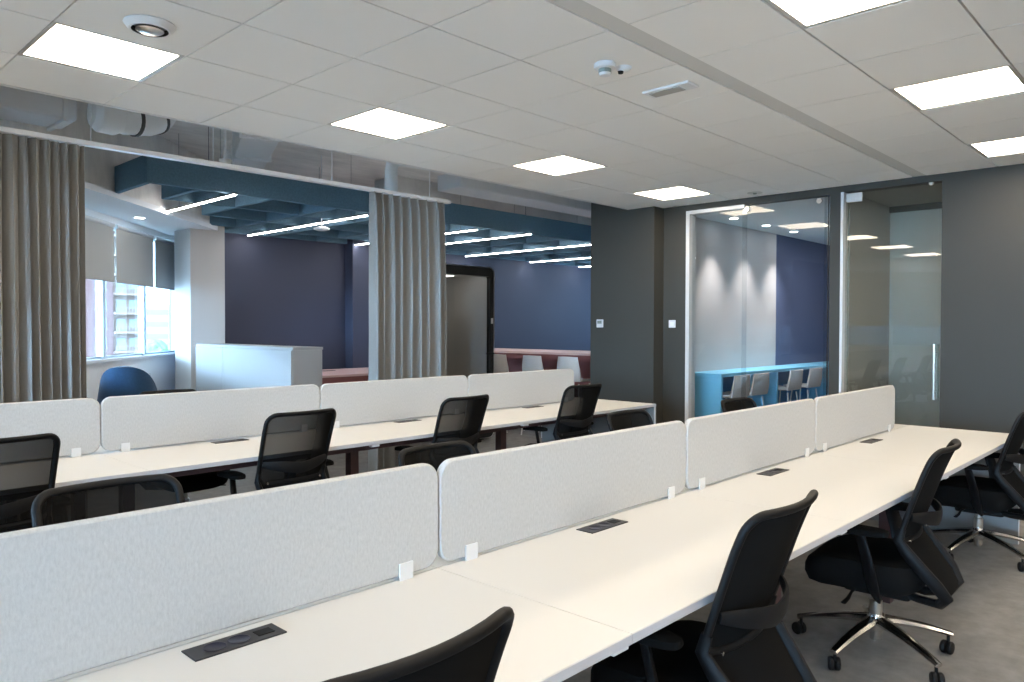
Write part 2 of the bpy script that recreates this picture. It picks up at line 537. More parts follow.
MB().lathe((-0.03, -0.34, 2.75), [(0.002, 0), (0.02, 0.0), (0.02, 0.02), (0.002, 0.02)], 16, 'x').build('top_pivot', M['alu_frame'], gd, True)

t = thing('lobby_fill', 'unseen fill panel added to light the lobby behind the glass door', 'ceiling light', (8.15, 1.15, 2.765))  # unseen panel, added to lift the dark lobby
MB().box(-0.25, 0.25, -0.25, 0.25, -0.012, -0.001).build('frame', M['alu_frame'], t)
MB().box(-0.23, 0.23, -0.23, 0.23, -0.016, -0.0125).build('diffuser', M['lobby_fill'], t)

# counter room: blue counter and stools
ct = thing('bar_counter', 'sky blue bar counter along the wall of the glass room', 'counter', (8.0, 4.25, 0))
MB().box(0, 4.4, 0, 0.445, 0.865, 0.905, 0.003).build('worktop', M['counter'], ct)
MB().box(0.0, 0.04, 0.005, 0.445, 0, 0.865).build('side_panel', M['counter'], ct)
MB().box(1.50, 1.54, 0.005, 0.43, 0, 0.865).build('side_panel', M['counter'], ct)
MB().box(3.6, 3.64, 0.005, 0.43, 0, 0.865).build('side_panel', M['counter'], ct)
MB().box(0.04, 4.4, 0.425, 0.445, 0, 0.865).build('back_panel', M['counter_in'], ct)

def make_stool(name, label, cat, group, leg_h=0.62, back_h=0.24, w=0.40):
    t = thing(name, label, cat, group=group)
    hw = w/2
    def shell(u, v):
        # v 0..1 front of seat -> top of back
        x = (u-0.5)*2
        if v < 0.55:
            q = v/0.55
            y = 0.20 - q*0.36
            z = leg_h + 0.02*abs(x)**2 - 0.015*math.sin(q*PI) - (0.02*(1-q*4)**2 if q < 0.25 else 0)
            wid = hw*(0.88 + 0.12*q)
        else:
            q = (v-0.55)/0.45
            a = q*1.25
            y = -0.16 - 0.075*math.sin(min(a, PI/2)) - 0.03*q + 0.07*x*x*q
            z = leg_h + 0.03*q + back_h*q**1.25
            wid = hw*(1.0 - 0.14*max(0, q-0.55)/0.45)
        return (x*wid, y, z)
    mb = MB().grid(shell, 12, 20, 0.028)
    mb.build('seat_shell', M['stool'], t, True)
    for sx in (-1, 1):
        for sy in (-1, 1):
            MB().sweep([(sx*0.13, sy*0.11-0.02, leg_h-0.03), (sx*0.185, sy*0.175-0.02, 0.0)], 0.010, seg=8).build('leg', M['alu_frame'], t, True)
    fr = MB()
    zf = 0.22
    pr = [(sx*0.168, sy*0.156-0.02, zf) for sx, sy in ((-1, -1), (1, -1), (1, 1), (-1, 1))]
    for i in range(4):
        fr.sweep([pr[i], pr[(i+1) % 4]], 0.007, seg=8)
    fr.build('footrest', M['alu_frame'], t, True)
    return t
pos = [8.27, 8.78, 9.80, 10.46]
lab = ['grey bar stool at the blue counter, nearest the aluminium door jamb',
       'grey bar stool at the blue counter, between the end stool and the divider panel',
       'grey bar stool at the blue counter, first one past the divider panel',
       'grey bar stool at the blue counter, deepest in the glass room']
st0 = None
for x, l in zip(pos, lab):
    st = make_stool('bar_stool', l, 'stool', 'bar stools at the blue counter') if st0 is None else copy_tree(st0)
    st0 = st0 or st
    st['label'] = l
    st.location = (x, 4.31, 0)
    st.rotation_euler.z = random.uniform(-0.06, 0.06)
def downlight(x, y, z, label, group, spot=True, w=SPOT_W):
    t = thing('downlight', label, 'downlight', (x, y, z), group=group)
    MB().lathe((0, 0, 0), [(0.05, 0.0), (0.062, -0.004), (0.062, -0.0005), (0.05, -0.0005)], 24).build('ring', M['white'], t, True)
    MB().lathe((0, 0, -0.001), [(0.001, -0.003), (0.048, -0.003), (0.048, 0.0), (0.001, 0.0)], 24).build('lens', M['spot_light'], t)
    if spot:
        ld = bpy.data.lights.new('downlight_beam', 'SPOT')
        ld.energy = w; ld.spot_size = R(75); ld.spot_blend = 1.0; ld.shadow_soft_size = 0.03
        ld.color = (1, 0.93, 0.90)
        lo = bpy.data.objects.new('downlight_beam', ld)
        COL.objects.link(lo); lo.parent = t; lo.location = (0, 0, -0.02)
    return t
for x, l in ((8.57, 'round downlight in the glass room, nearest the pale door jamb'), (9.46, 'round downlight in the glass room, in the middle of the three'),
             (10.33, 'round downlight in the glass room, nearest the blue wall')):
    downlight(x, 4.40, 2.785, l, 'downlights of the glass room')

t = thing('room_fill', 'fill panel added deep inside the blue counter room, out of view', 'ceiling light', (11.2, 3.3, 2.785))  # added as fill for the counter room, hidden from the camera
MB().box(-0.3, 0.3, -0.3, 0.3, -0.012, -0.001).build('frame', M['alu_frame'], t)
MB().box(-0.28, 0.28, -0.28, 0.28, -0.016, -0.0125).build('diffuser', M['room_fill_glow'], t)
# wall devices
t = thing('thermostat', 'white thermostat with grey display on the charcoal pillar', 'thermostat', (7.3, 5.47, 1.49))
MB().box(-0.022, -0.002, -0.045, 0.045, -0.045, 0.05, 0.004).build('housing', M['clip'], t)
MB().box(-0.0235, -0.021, -0.032, 0.032, 0.0, 0.035).build('display', M['lcd'], t)
t = thing('wall_switch', 'white light switch on the charcoal wall beside the glass room', 'switch', (XW, 4.60, 1.487))
MB().box(-0.010, -0.001, -0.043, 0.043, -0.043, 0.043, 0.003).build('plate', M['clip'], t)
MB().box(-0.014, -0.009, -0.022, -0.002, -0.022, 0.022, 0.002).build('rocker', M['white_gloss'], t)
MB().box(-0.014, -0.009, 0.002, 0.022, -0.022, 0.022, 0.002).build('rocker', M['white_gloss'], t)

# ---------------------------------------------------------------- ceiling lights and devices
def make_light():
    t = thing('ceiling_light', 'x', 'ceiling light', group='square light panels in the tiled ceiling')
    fr = MB()
    w, f = 0.596, 0.022
    z0, z1 = 0.002, 0.03
    fr.box(0.002, w, 0.002, f, z0, z1).box(0.002, w, w-f, w, z0, z1).box(0.002, f, f, w-f, z0, z1).box(w-f, w, f, w-f, z0, z1)
    fr.build('frame', M['alu_frame'], t)
    MB().box(f, w-f, f, w-f, 0.004, 0.012).build('diffuser', M['panel_light'], t)
    return t
names = {
    (-5, 0): 'square ceiling light panel by the curtains, beyond the picture beside the windows',
    (-2, 0): 'square ceiling light panel next to the round air diffuser',
    (1, 0): 'square ceiling light panel above the white pipe, second along the curtain side',
    (4, 0): 'square ceiling light panel above the phone booth, third along the curtain side',
    (7, 0): 'square ceiling light panel right in front of the charcoal pillar',
    (-2, 1): 'square ceiling light panel over the near desks, straight above the camera',
    (1, 1): 'square ceiling light panel cut by the top of the photo over the near desks',
    (4, 1): 'square ceiling light panel over the near desks, at upper right in the photo',
    (7, 1): 'square ceiling light panel at the right edge, nearest the charcoal wall',
    (-5, 3): 'square ceiling light panel far behind the camera, first from the windows',
    (-2, 3): 'square ceiling light panel far behind the camera, second from the windows',
    (1, 3): 'square ceiling light panel far behind the camera, third from the windows',
    (4, 3): 'square ceiling light panel far behind the camera, fourth from the windows',
    (7, 3): 'square ceiling light panel far behind the camera, last before the charcoal wall',
    (-5, 2): 'square ceiling light panel behind the camera, nearest the windows',
    (-2, 2): 'square ceiling light panel behind the camera, second from the windows',
    (1, 2): 'square ceiling light panel behind the camera, third from the windows',
    (4, 2): 'square ceiling light panel behind the camera, fourth from the windows',
    (7, 2): 'square ceiling light panel behind the camera, nearest the charcoal wall',
}
proto = None
for (i, r), l in names.items():
    y = (LY+0.6, 0.833, -1.567, -3.967)[r]
    t = make_light() if proto is None else copy_tree(proto)
    proto = proto or t
    t.location = (LX+0.6*i, y, CEIL)
    t['label'] = l

t = thing('air_diffuser', 'round white air diffuser beside the nearest light panel', 'air vent', (1.357, 3.561, CEIL))
MB().lathe((0, 0, 0), [(0.100, -0.001), (0.108, -0.001), (0.110, -0.006), (0.088, -0.030), (0.078, -0.030), (0.078, -0.026), (0.100, -0.004)], 40).build('rim', M['white'], t, True)
MB().lathe((0, 0, 0), [(0.001, -0.002), (0.080, -0.002), (0.080, -0.0295), (0.077, -0.0295), (0.077, -0.004), (0.001, -0.004)], 36).build('throat', M['gap'], t, True)
MB().lathe((0, 0, 0), [(0.001, -0.010), (0.012, -0.010), (0.012, -0.022), (0.055, -0.024), (0.060, -0.030), (0.050, -0.037), (0.001, -0.042)], 36).build('cone', M['steel'], t, True)
t = thing('smoke_detector', 'white round smoke detector with a dark slotted ring', 'smoke detector', (3.185, 2.365, CEIL))
MB().lathe((0, 0, 0), [(0.001, 0), (0.055, 0), (0.058, -0.012), (0.055, -0.026), (0.036, -0.03), (0.001, -0.03)], 32).build('base', M['white_gloss'], t, True)
MB().lathe((0, 0, -0.03), [(0.001, 0), (0.034, 0), (0.034, -0.020), (0.001, -0.020)], 16).build('slotted_ring', M['lcd'], t, True)
MB().lathe((0, 0, -0.05), [(0.001, 0), (0.032, 0), (0.028, -0.012), (0.001, -0.015)], 24).build('cap', M['white_gloss'], t, True)
t = thing('ceiling_sensor', 'small white ceiling sensor with a black eye beside the smoke detector', 'sensor', (3.30, 2.33, CEIL))
MB().lathe((0, 0, 0), [(0.001, 0), (0.045, 0), (0.043, -0.006), (0.026, -0.02), (0.001, -0.022)], 28).build('housing', M['white_gloss'], t, True)
MB().lathe((-0.01, 0.01, -0.018), [(0.001, 0), (0.016, -0.002), (0.013, -0.014), (0.001, -0.018)], 18).build('eye', M['black'], t, True)
t = thing('emergency_light', 'slim white emergency light with a frosted lens in the ceiling', 'emergency light', (3.77, 2.335, CEIL))
MB().box(-0.06, 0.06, -0.15, 0.15, -0.014, 0, 0.004).build('housing', M['white_gloss'], t)
MB().box(-0.036, 0.036, -0.08, 0.12, -0.02, -0.013, 0.003).build('lens', M['lightgrey'], t)
t = thing('flush_sensor', 'small round sensor in the tile above the glass room', 'sensor', (7.26, 3.50, CEIL))
MB().lathe((0, 0, 0), [(0.001, 0), (0.075, 0), (0.075, -0.004), (0.001, -0.005)], 24).build('plate', M['band'], t, True)
MB().lathe((0, 0, -0.004), [(0.001, 0), (0.02, 0), (0.016, -0.012), (0.001, -0.014)], 16).build('eye', M['lcd'], t, True)

# ---------------------------------------------------------------- desks
J = [-1.347, 0.055, 1.457, 2.859, 4.208, 5.614]
J = [1.447 + 1.3935*k for k in (-2, -1, 0, 1, 2, 3)]
XE = 5.985
def desk_row(yf, yc, yb, label, tall_leg):
    t = thing('bench_desk', label, 'desk')
    x_edges = J[:-1] + [XE]
    for y0, y1 in ((yf, yc-0.002), (yc+0.002, yb)):
        for a, b in zip(x_edges, x_edges[1:]):
            tp = MB().box(a+0.0006, b-0.0006, y0, y1, 0.7105, 0.735, 0.0015, 1).build('tabletop', M['desk'], t)
            ye = (y0-0.0015, y0-0.0002) if y0 == yf else (y1+0.0002, y1+0.0015)
            MB().box(a+0.0006, b-0.0006, ye[0], ye[1], 0.7115, 0.7335).build('edge_band', M['desk_edge'], tp)
    MB().box(XE-0.027, XE-0.002, yf+0.004, yb-0.004, 0, 0.7095, 0.002).build('end_panel', M['end_shade'], t)
    MB().box(XE-0.028, XE-0.001, yf+0.0005, yf+0.0035, 0, 0.7095).build('end_panel_edge', M['desk_edge'], t)
    b = MB()
    for y0 in (yf+0.10, yb-0.15):
        b.box(J[0], XE-0.03, y0, y0+0.05, 0.665, 0.7095)
    b.build('rail', M['maroon'], t)
    for a in J[1:-1]:
        lg = MB()
        lg.box(a-0.03, a+0.03, yc-0.55, yc+0.55, 0.655, 0.7095)
        lg.box(a-0.03, a+0.03, yc-0.42, yc-0.36, 0.0, 0.655)
        lg.box(a-0.03, a+0.03, yc+0.36, yc+0.42, 0.0, 0.655)
        lg.build('support_frame', M['maroon'], t)
        for ys in (yf+0.012, yb-0.042):
            MB().box(a-0.055, a+0.005, ys, ys+0.03, 0.694, 0.7095, 0.002).build('bracket', M['clip'], t)
    tr = MB()
    for a, c in zip(x_edges, x_edges[1:]):
        tr.box(a+0.15, c-0.15, yc-0.12, yc+0.12, 0.60, 0.605).box(a+0.15, c-0.15, yc-0.12, yc-0.115, 0.60, 0.66).box(a+0.15, c-0.15, yc+0.115, yc+0.12, 0.60, 0.66)
    tr.build('cable_tray', M['black'], t)
    return t
D1 = (0.990, 1.680, 2.370)
D2 = (3.840, 4.535, 5.230)
desk_row(*D1, 'long white bench desk in the foreground, nearest the camera', True)
desk_row(*D2, 'long white bench desk farther back, in front of the curtains', True)

def divider(a, b, yc, label, group, first=None):
    t = thing('desk_divider', label, 'desk divider', ((a+b)/2, yc, 0.735), group=group)
    w = (b-a)-0.003
    pts = rrect(w, 0.306, 0.055, 8, -w/2, 0.010)
    m = MB()
    th = 0.0125
    rings = []
    for yy, ins in ((-th, 0.006), (-th+0.004, 0.001), (-th+0.006, 0.0), (th-0.006, 0.0), (th-0.004, 0.001), (th, 0.006)):
        pp = rrect(w-2*ins, 0.306-2*ins, 0.055-ins, 8, -w/2+ins, 0.010+ins)
        rings.append([(x, yy, z) for x, z in pp])
    m.loft(rings)
    m.build('felt_panel', M['felt'], t, True)
    for sx in (-1, 1):
        for sy in (-1, 1):
            x0 = sx*(w/2-0.125)
            MB().box(x0-0.024, x0+0.024, sy*0.0155-0.0025, sy*0.0155+0.0025, 0.0, 0.048, 0.001).build('clip', M['clip'], t)
    return t
dl1 = ['grey felt divider on the near desk, large one cut off by the left photo edge',
       'grey felt divider on the near desk, second from the left photo edge',
       'grey felt divider on the near desk, third from the left, next to the end one',
       'grey felt divider on the near desk, end one in front of the glass door']
dl2 = ['grey felt divider on the back desk, in front of the wide left curtain',
       'grey felt divider on the back desk, in front of the white cabinet',
       'grey felt divider on the back desk, in front of the narrow curtain',
       'grey felt divider on the back desk, end one in front of the phone booth']
for k in range(4):
    divider(J[k+1], J[k+2], D1[1], dl1[k], 'felt dividers along the near desk')
for k in range(4):
    divider(J[k+1], J[k+2], D2[1], dl2[k], 'felt dividers along the back desk')

def socket_box():
    t = thing('desk_socket', 'x', 'power socket', group='socket boxes set into the desks')
    MB().box(-0.107, 0.107, -0.036, 0.036, 0, 0.0035, 0.0012).build('plate', M['socket'], t)
    for x in (-0.048, 0.008):
        MB().lathe((x, 0, 0.0035), [(0.0245, 0.0), (0.026, 0.0012), (0.0235, 0.0016), (0.022, 0.0006), (0.001, 0.0002)], 24).build('outlet', M['socket_in'], t, True)
    MB().box(0.048, 0.088, -0.016, 0.016, 0.0034, 0.0048, 0.0006).build('data_port', M['black'], t)
    return t
sp = [(0.79, 1.607, 'black socket box in the near desk, closest to the camera, at the lower left'),
      (2.163, 1.607, 'black socket box in the near desk, in front of the second felt divider'),
      (3.555, 1.607, 'black socket box in the near desk, in front of the third felt divider'),
      (4.965, 1.607, 'black socket box in the near desk, closest to the glass door'),
      (2.163, 4.462, 'black socket box in the back desk, left of the second mesh chair back'),
      (3.555, 4.462, 'black socket box in the back desk, in front of the narrow curtain'),
      (4.965, 4.462, 'black socket box in the back desk, in front of the end felt divider')]
pr = None
for x, y, l in sp:
    t = socket_box() if pr is None else copy_tree(pr)
    pr = pr or t
    t.location = (x, y, 0.7351)
    t['label'] = l

# ---------------------------------------------------------------- task chairs
def back_y(z):
    """side profile of the mesh back, leaning back in a nearly straight line"""
    return -0.160 - 0.34*(z-0.55) - 0.10*max(0.0, z-0.80)**2*4
BZ0, BZ1 = 0.560, 0.950
def back_w(z):
    return 0.205 + 0.008*min(1.0, (z-BZ0)/0.30)
def back_pt(x, z, off=0.0):
    return Vector((x, back_y(z) + 0.045*(x/0.215)**2 - off, z))
def make_task_chair():
    t = thing('task_chair', 'x', 'office chair', group='black mesh task chairs')
    # star base
    b = MB()
    b.lathe((0, 0, 0), [(0.001, 0.062), (0.024, 0.062), (0.024, 0.10), (0.034, 0.105), (0.040, 0.13), (0.038, 0.165), (0.032, 0.178), (0.001, 0.178)], 24)
    for k in range(5):
        a = 2*PI*k/5 + 0.35
        c, s_ = math.cos(a), math.sin(a)
        pts, ra, rb = [], [], []
        for q in range(9):
            f_ = q/8
            r = 0.02 + 0.315*f_
            pts.append((r*c, r*s_, 0.150 - 0.030*f_ - 0.036*f_*f_)); ra.append(0.034-0.016*f_); rb.append(0.022-0.011*f_)
        b.sweep(pts, ra, rb, seg=8)
    b.build('star_base', M['alu'], t, True)
    for k in range(5):
        a = 2*PI*k/5 + 0.35
        cx, cy = 0.322*math.cos(a), 0.322*math.sin(a)
        tilt = a + 1.9*(k % 2) + 0.7
        dx, dy = math.cos(tilt), math.sin(tilt)
        m = MB()
        m.lathe((cx, cy, 0.045), [(0.001, 0), (0.007, 0), (0.007, 0.032), (0.001, 0.032)], 10)
        for sgn in (-1, 1):
            rings = []
            for r, h in ((0.006, 0.004), (0.026, 0.004), (0.028, 0.008), (0.028, 0.018), (0.024, 0.023), (0.006, 0.024)):
                ring = []
                for q in range(18):
                    an = 2*PI*q/18
                    u, v = r*math.cos(an), r*math.sin(an)
                    # wheel axis along (-dy, dx)
                    ox, oy = -dy*h*sgn, dx*h*sgn
                    ring.append((cx + dx*u + ox - dx*0.012, cy + dy*u + oy - dy*0.012, 0.0285 + v))
                rings.append(ring)
            m.loft(rings)
        m.build('caster', M['black'], t, True)
    MB().lathe((0, 0, 0), [(0.001, 0.17), (0.026, 0.17), (0.026, 0.235), (0.016, 0.24), (0.016, 0.30), (0.001, 0.30)], 20).build('gas_lift', M['steel'], t, True)
    # mechanism and lever
    MB().box(-0.075, 0.075, -0.15, 0.12, 0.275, 0.36, 0.018, 3).build('mechanism', M['black'], t, True)
    MB().sweep([(-0.06, 0.05, 0.31), (-0.17, 0.06, 0.305), (-0.21, 0.065, 0.285), (-0.26, 0.07, 0.28)], [0.006, 0.006, 0.009, 0.012], [0.006, 0.006, 0.006, 0.005], seg=8).build('lever', M['black'], t, True)
    # seat
    rings = []
    N = 44
    for sc_, z in ((0.50, 0.318), (0.80, 0.326), (0.94, 0.352), (1.0, 0.395), (0.995, 0.425), (0.955, 0.446), (0.80, 0.457), (0.45, 0.455), (0.03, 0.453)):
        ring = []
        for k in range(N):
            a = 2*PI*k/N
            e = 0.55
            x = math.copysign(abs(math.cos(a))**e, math.cos(a))*0.25*sc_
            y = math.copysign(abs(math.sin(a))**e, math.sin(a))*0.245*sc_ + 0.03
            zz = z
            if y > 0.10: zz -= 0.9*(y-0.10)**2/0.175*0.28
            zz += 0.014*(x/0.25)**2*(1 if z > 0.41 else 0)
            ring.append((x, y, zz))
        rings.append(ring)
    MB().loft(rings).build('seat', M['black_soft'], t, True)
    # armrests
    for sx in (-1, 1):
        m = MB()
        m.sweep([(sx*0.14, -0.03, 0.325), (sx*0.235, -0.045, 0.335), (sx*0.280, -0.045, 0.39), (sx*0.288, -0.025, 0.50), (sx*0.283, 0.005, 0.602)],
                [0.044, 0.043, 0.042, 0.036, 0.032], [0.012, 0.013, 0.015, 0.013, 0.013], seg=12, up=(1, 0, 0))
        ar = m.build('armrest', M['black'], t, True)
        rings = []
        for sc_, z in ((0.80, 0.592), (0.97, 0.596), (1.0, 0.606), (0.97, 0.616), (0.82, 0.621), (0.04, 0.622)):
            ring = []
            for k in range(28):
                a = 2*PI*k/28
                x = math.copysign(abs(math.cos(a))**0.65, math.cos(a))*0.042*sc_
                y = math.copysign(abs(math.sin(a))**0.65, math.sin(a))*0.125*sc_
                ring.append((sx*0.283 + x, y+0.015, z - (0.012*((y)/0.125)**2 if y > 0 else 0)))
            rings.append(ring)
        MB().loft(rings).build('arm_pad', M['black_soft'], ar, True)
    # back frame: a rounded rectangle tube following the curved profile
    path = []
    rc = 0.048
    def corner(cx, cz, a0):
        for k in range(7):
            a = R(a0 + 90*k/6)
            path.append((cx + rc*math.cos(a), cz + rc*math.sin(a)))
    wt, wb = back_w(BZ1), back_w(BZ0)
    corner(wb-rc, BZ0+rc, -90)
    for k in range(1, 12):
        z = BZ0+rc + (BZ1-BZ0-2*rc)*k/12
        path.append((back_w(z), z))
    corner(wt-rc, BZ1-rc, 0)
    for k in range(1, 8):
        path.append((wt-rc - 2*(wt-rc)*k/8, BZ1))
    corner(-(wt-rc), BZ1-rc, 90)
    for k in range(1, 12):
        z = BZ1-rc - (BZ1-BZ0-2*rc)*k/12
        path.append((-back_w(z), z))
    corner(-(wb-rc), BZ0+rc, 180)
    for k in range(1, 8):
        path.append((-(wb-rc) + 2*(wb-rc)*k/8, BZ0))
    bf = MB().sweep([back_pt(x, z) for x, z in path], 0.0135, 0.0115, seg=12, closed=True, up=(0, 1, 0)).build('back_frame', M['black'], t, True)
    for sx in (-1, 1):
        MB().lathe((sx*0.165, -0.160, 0.563), [(0.001, 0), (0.006, 0), (0.006, -0.008), (0.001, -0.009)], 10, 'y').build('bolt', M['alu'], bf, True)
    # mesh
    def net(u, v):
        z = BZ0 + (BZ1-BZ0)*v
        w = back_w(z)
        dz = min(z-BZ0, BZ1-z)
        if dz < rc:
            w = w - rc + math.sqrt(max(0.0, rc*rc - (rc-dz)**2))
        return back_pt((u*2-1)*w, z)
    MB().grid(net, 14, 22).build('mesh_back', M['net'], t, True)
    # lumbar band behind the mesh
    pts, ra, rb = [], [], []
    for k in range(15):
        x = -0.205 + 0.41*k/14
        q = abs(x)/0.205
        pts.append(back_pt(x*0.97, 0.640 + 0.030*q, 0.012 + 0.040*(1-q*q)))
        ra.append(0.008); rb.append(0.016 + 0.016*(1-q**3))
    MB().sweep(pts, ra, rb, seg=10).build('lumbar_support', M['black'], t, True)
    # lower rails curving under the seat and the panel between them
    def rail(s_):
        return [back_pt(s_*0.207, 0.62), back_pt(s_*0.206, 0.57, 0.002), Vector((s_*0.203, -0.160, 0.522)), Vector((s_*0.190, -0.210, 0.46)), Vector((s_*0.172, -0.265, 0.395)),
                Vector((s_*0.145, -0.295, 0.345)), Vector((s_*0.105, -0.265, 0.305)), Vector((s_*0.065, -0.180, 0.298)), Vector((s_*0.05, -0.09, 0.31))]
    for s_ in (-1, 1):
        MB().sweep(rail(s_), [0.012, 0.014, 0.016, 0.018, 0.019, 0.019, 0.018, 0.017, 0.015], [0.016, 0.021, 0.025, 0.027, 0.027, 0.026, 0.024, 0.020, 0.016], seg=10, up=(0, 1, 0)).build('back_rail', M['black'], t, True)
    ra_, rb_ = rail(-1), rail(1)
    def low(u, v):
        q = v*5
        i = min(int(q), 4); f_ = q - i
        a = ra_[i+1].lerp(ra_[i+2], f_); b_ = rb_[i+1].lerp(rb_[i+2], f_)
        p_ = a.lerp(b_, u)
        p_.y -= 0.030*(1-(2*u-1)**2)*(1-v*0.6)
        return p_
    MB().grid(low, 10, 14, 0.006).build('lower_panel', M['black_soft'], t, True)
    return t
chair0 = None
def chair(x, y, face, lift, label, group):
    """hub at x,y; face = degrees from +Y; lift raises all above the gas lift"""
    global chair0
    t = make_task_chair() if chair0 is None else copy_tree(chair0)
    if chair0 is None:
        chair0 = t
    t.location = (x, y, 0)
    t.rotation_euler.z = R(face)
    t['label'] = label
    t['group'] = group
    for c_ in COL.objects:
        if c_.parent is t and not c_.name.startswith(('star_base', 'caster', 'gas_lift')):
            c_.location.z = lift
    return t
G1, G2, G3, G4 = 'mesh chairs on the near side of the near desk', 'mesh chairs facing the camera behind the near desk', 'mesh chairs on the near side of the back desk', 'mesh chairs behind the back desk'
ch = [
    (0.695, 1.122, 2, 0.025, G1, 'black mesh office chair cut off by the bottom edge of the photo'),
    (1.975, 1.124, 1.5, 0.02, G1, 'black mesh office chair in the foreground, cropped by the bottom at centre right'),
    (3.53, 1.116, 5, 0, G1, 'black mesh office chair with its whole chrome star base in view'),
    (5.50, 1.13, 0, 0, G1, 'black mesh office chair cut off by the right edge of the photo'),
    (0.86, 2.35, 180, -0.02, G2, 'black mesh office chair facing the camera over the near divider at the far left'),
    (2.22, 2.32, 180, -0.05, G2, 'black mesh office chair peeking up between the two largest near dividers'),
    (3.75, 2.34, 181, -0.02, G2, 'black mesh office chair facing the camera in front of the back desk end panel'),
    (5.12, 2.34, 176, -0.04, G2, 'black mesh office chair peeking up before the blue counter and stools'),
    (0.80, 3.975, 1, 0.02, G3, 'black mesh office chair at the back desk, cut off by the left edge'),
    (2.22, 3.975, 1, 0.02, G3, 'black mesh office chair at the back desk in front of the white cabinet'),
    (3.46, 3.975, 2, 0.02, G3, 'black mesh office chair at the back desk below the narrow curtain'),
    (4.76, 3.975, -2, 0.03, G3, 'black mesh office chair at the back desk nearest the charcoal pillar'),
    (2.24, 5.30, 181, 0.02, G4, 'black mesh office chair showing only its top behind the back desk divider'),
]
for x, y, a, up_, g_, l in ch:
    chair(x, y, a, up_, l, g_)

# ---------------------------------------------------------------- curtains and their track
YT = 5.62
tr = thing('curtain_track', 'long white curtain track hanging under the raw ceiling', 'curtain track', (0, YT, 0))
MB().box(0.15, 5.0, -0.03, 0.03, 2.668, 2.70, 0.003).build('rail', M['white_gloss'], tr)
for x in (0.8, 1.75, 2.60, 3.65, 4.75):
    MB().sweep([(x, 0, 2.70), (x, 0, SLAB)], 0.005, seg=8).build('hanger_rod', M['duct'], tr, True)
def curtain(x0, x1, label, nf, seed):
    rnd = random.Random(seed)
    ph = [rnd.uniform(0, 6.28) for _ in range(6)]
    wob = [rnd.uniform(0.75, 1.25) for _ in range(nf*2+2)]
    wid = [rnd.uniform(0.65, 1.4) for _ in range(nf)]
    tot = sum(wid)
    edge = [0]
    for w_ in wid: edge.append(edge[-1] + w_/tot)
    def f(u, v):
        z = 0.02 + 2.645*v
        t_ = u*nf
        k = min(int(t_), nf-1)
        fr_ = t_ - k
        sw = 0.012*math.sin(2.6*v+ph[3]+k*1.7)*(1-v)
        a_ = (0.085 - 0.030*v**4)*wob[k]
        y = -a_*math.sin(2*PI*fr_) + 0.008*math.sin(2*PI*t_*2.0+ph[1]+v*2.0) + 0.012*math.sin(4*u+2*v+ph[2])
        xx = edge[k] + (edge[k+1]-edge[k])*(fr_ + 0.13*math.sin(4*PI*fr_))
        if v > 0.95: y *= 1 - (v-0.95)/0.05*0.35
        x = x0 + (x1-x0)*xx + sw*math.sin(PI*u)
        return (x, YT+y, z)
    o = MB().grid(f, nf*16, 26).build('curtain', M['curtain'], None, True)
    return tag(o, label, 'curtain', 'grey curtains on the white track')
curtain(0.22, 1.71, 'wide grey pleated curtain at the left edge, beside the windows', 22, 3)
curtain(4.045, 4.95, 'narrow grey pleated curtain in the middle, beside the phone booth', 9, 8)

# ---------------------------------------------------------------- baffle ceiling of the lounge
bz0, bz1 = 2.69, 2.935
grid_t = thing('acoustic_baffle_grid', 'teal felt baffle grid hung over the lounge', 'acoustic ceiling')
ROWS = [(6.77, 2.545), (7.52, 2.98), (8.27, 3.71), (9.02, 3.98), (9.60, 4.46)]
for y, x0 in ROWS:
    MB().box(x0, 13.4, y, y+0.045, bz0, bz1, 0.003, 1).build('baffle', M['teal'], grid_t)
xs = [2.545, 2.98, 3.71, 4.46, 5.21, 5.96, 6.71, 7.46, 8.21, 8.96, 9.71, 10.46, 11.21, 11.96, 12.71]
for x in xs:
    y1 = 7.52
    for (ya, xa), (yb_, xb) in zip(ROWS, ROWS[1:]):
        if x >= xb - 0.01: y1 = yb_
    if x == 2.545: y1 = 7.72
    MB().box(x, x+0.045, 6.77+0.046, y1-0.001, bz0+0.001, bz1-0.001).build('cross_baffle', M['teal'], grid_t)
hg = MB()
for x in (3.1, 5.2, 7.4, 9.6, 11.8):
    for y in (6.79, 8.29, 9.62):
        if y > 9 and x < 4.5: continue
        if y > 8 and x < 3.8: continue
        hg.sweep([(x, y, bz1), (x, y, SLAB)], 0.003, seg=6)
hg.build('hanger_wires', M['dark_metal'], grid_t)

lines = [(3.30, 6.68, 8.22, 'linear light over the lounge, first and nearest the windows'),
         (4.90, 6.86, 9.55, 'linear light over the lounge, long second one left of the narrow curtain'),
         (6.56, 6.85, 9.55, 'linear light over the lounge, mostly behind the narrow curtain'),
         (7.36, 6.66, 9.50, 'linear light over the lounge, right above the phone booth'),
         (8.88, 6.80, 9.55, 'linear light over the lounge, long one reaching the charcoal pillar'),
         (10.54, 6.90, 9.55, 'linear light over the lounge, second from the last, beside the charcoal pillar'),
         (12.02, 6.90, 9.55, 'linear light over the lounge, last and shortest beside the charcoal pillar')]
for x, y0, y1, l in lines:
    t = thing('linear_light', l, 'linear light', (x, y0, 2.668), group='linear lights under the baffles')
    MB().box(-0.016, 0.016, 0, y1-y0, 0.004, 0.020).build('housing', M['dark_metal'], t)
    MB().box(-0.014, 0.014, 0.004, y1-y0-0.004, -0.004, 0.0035).build('diffuser', M['line_light'], t)
    w_ = MB()
    for yy in (0.3, y1-y0-0.3):
        w_.sweep([(0, yy, 0.02), (0, yy, SLAB-2.668)], 0.002, seg=6)
    w_.build('suspension_wires', M['dark_metal'], t)
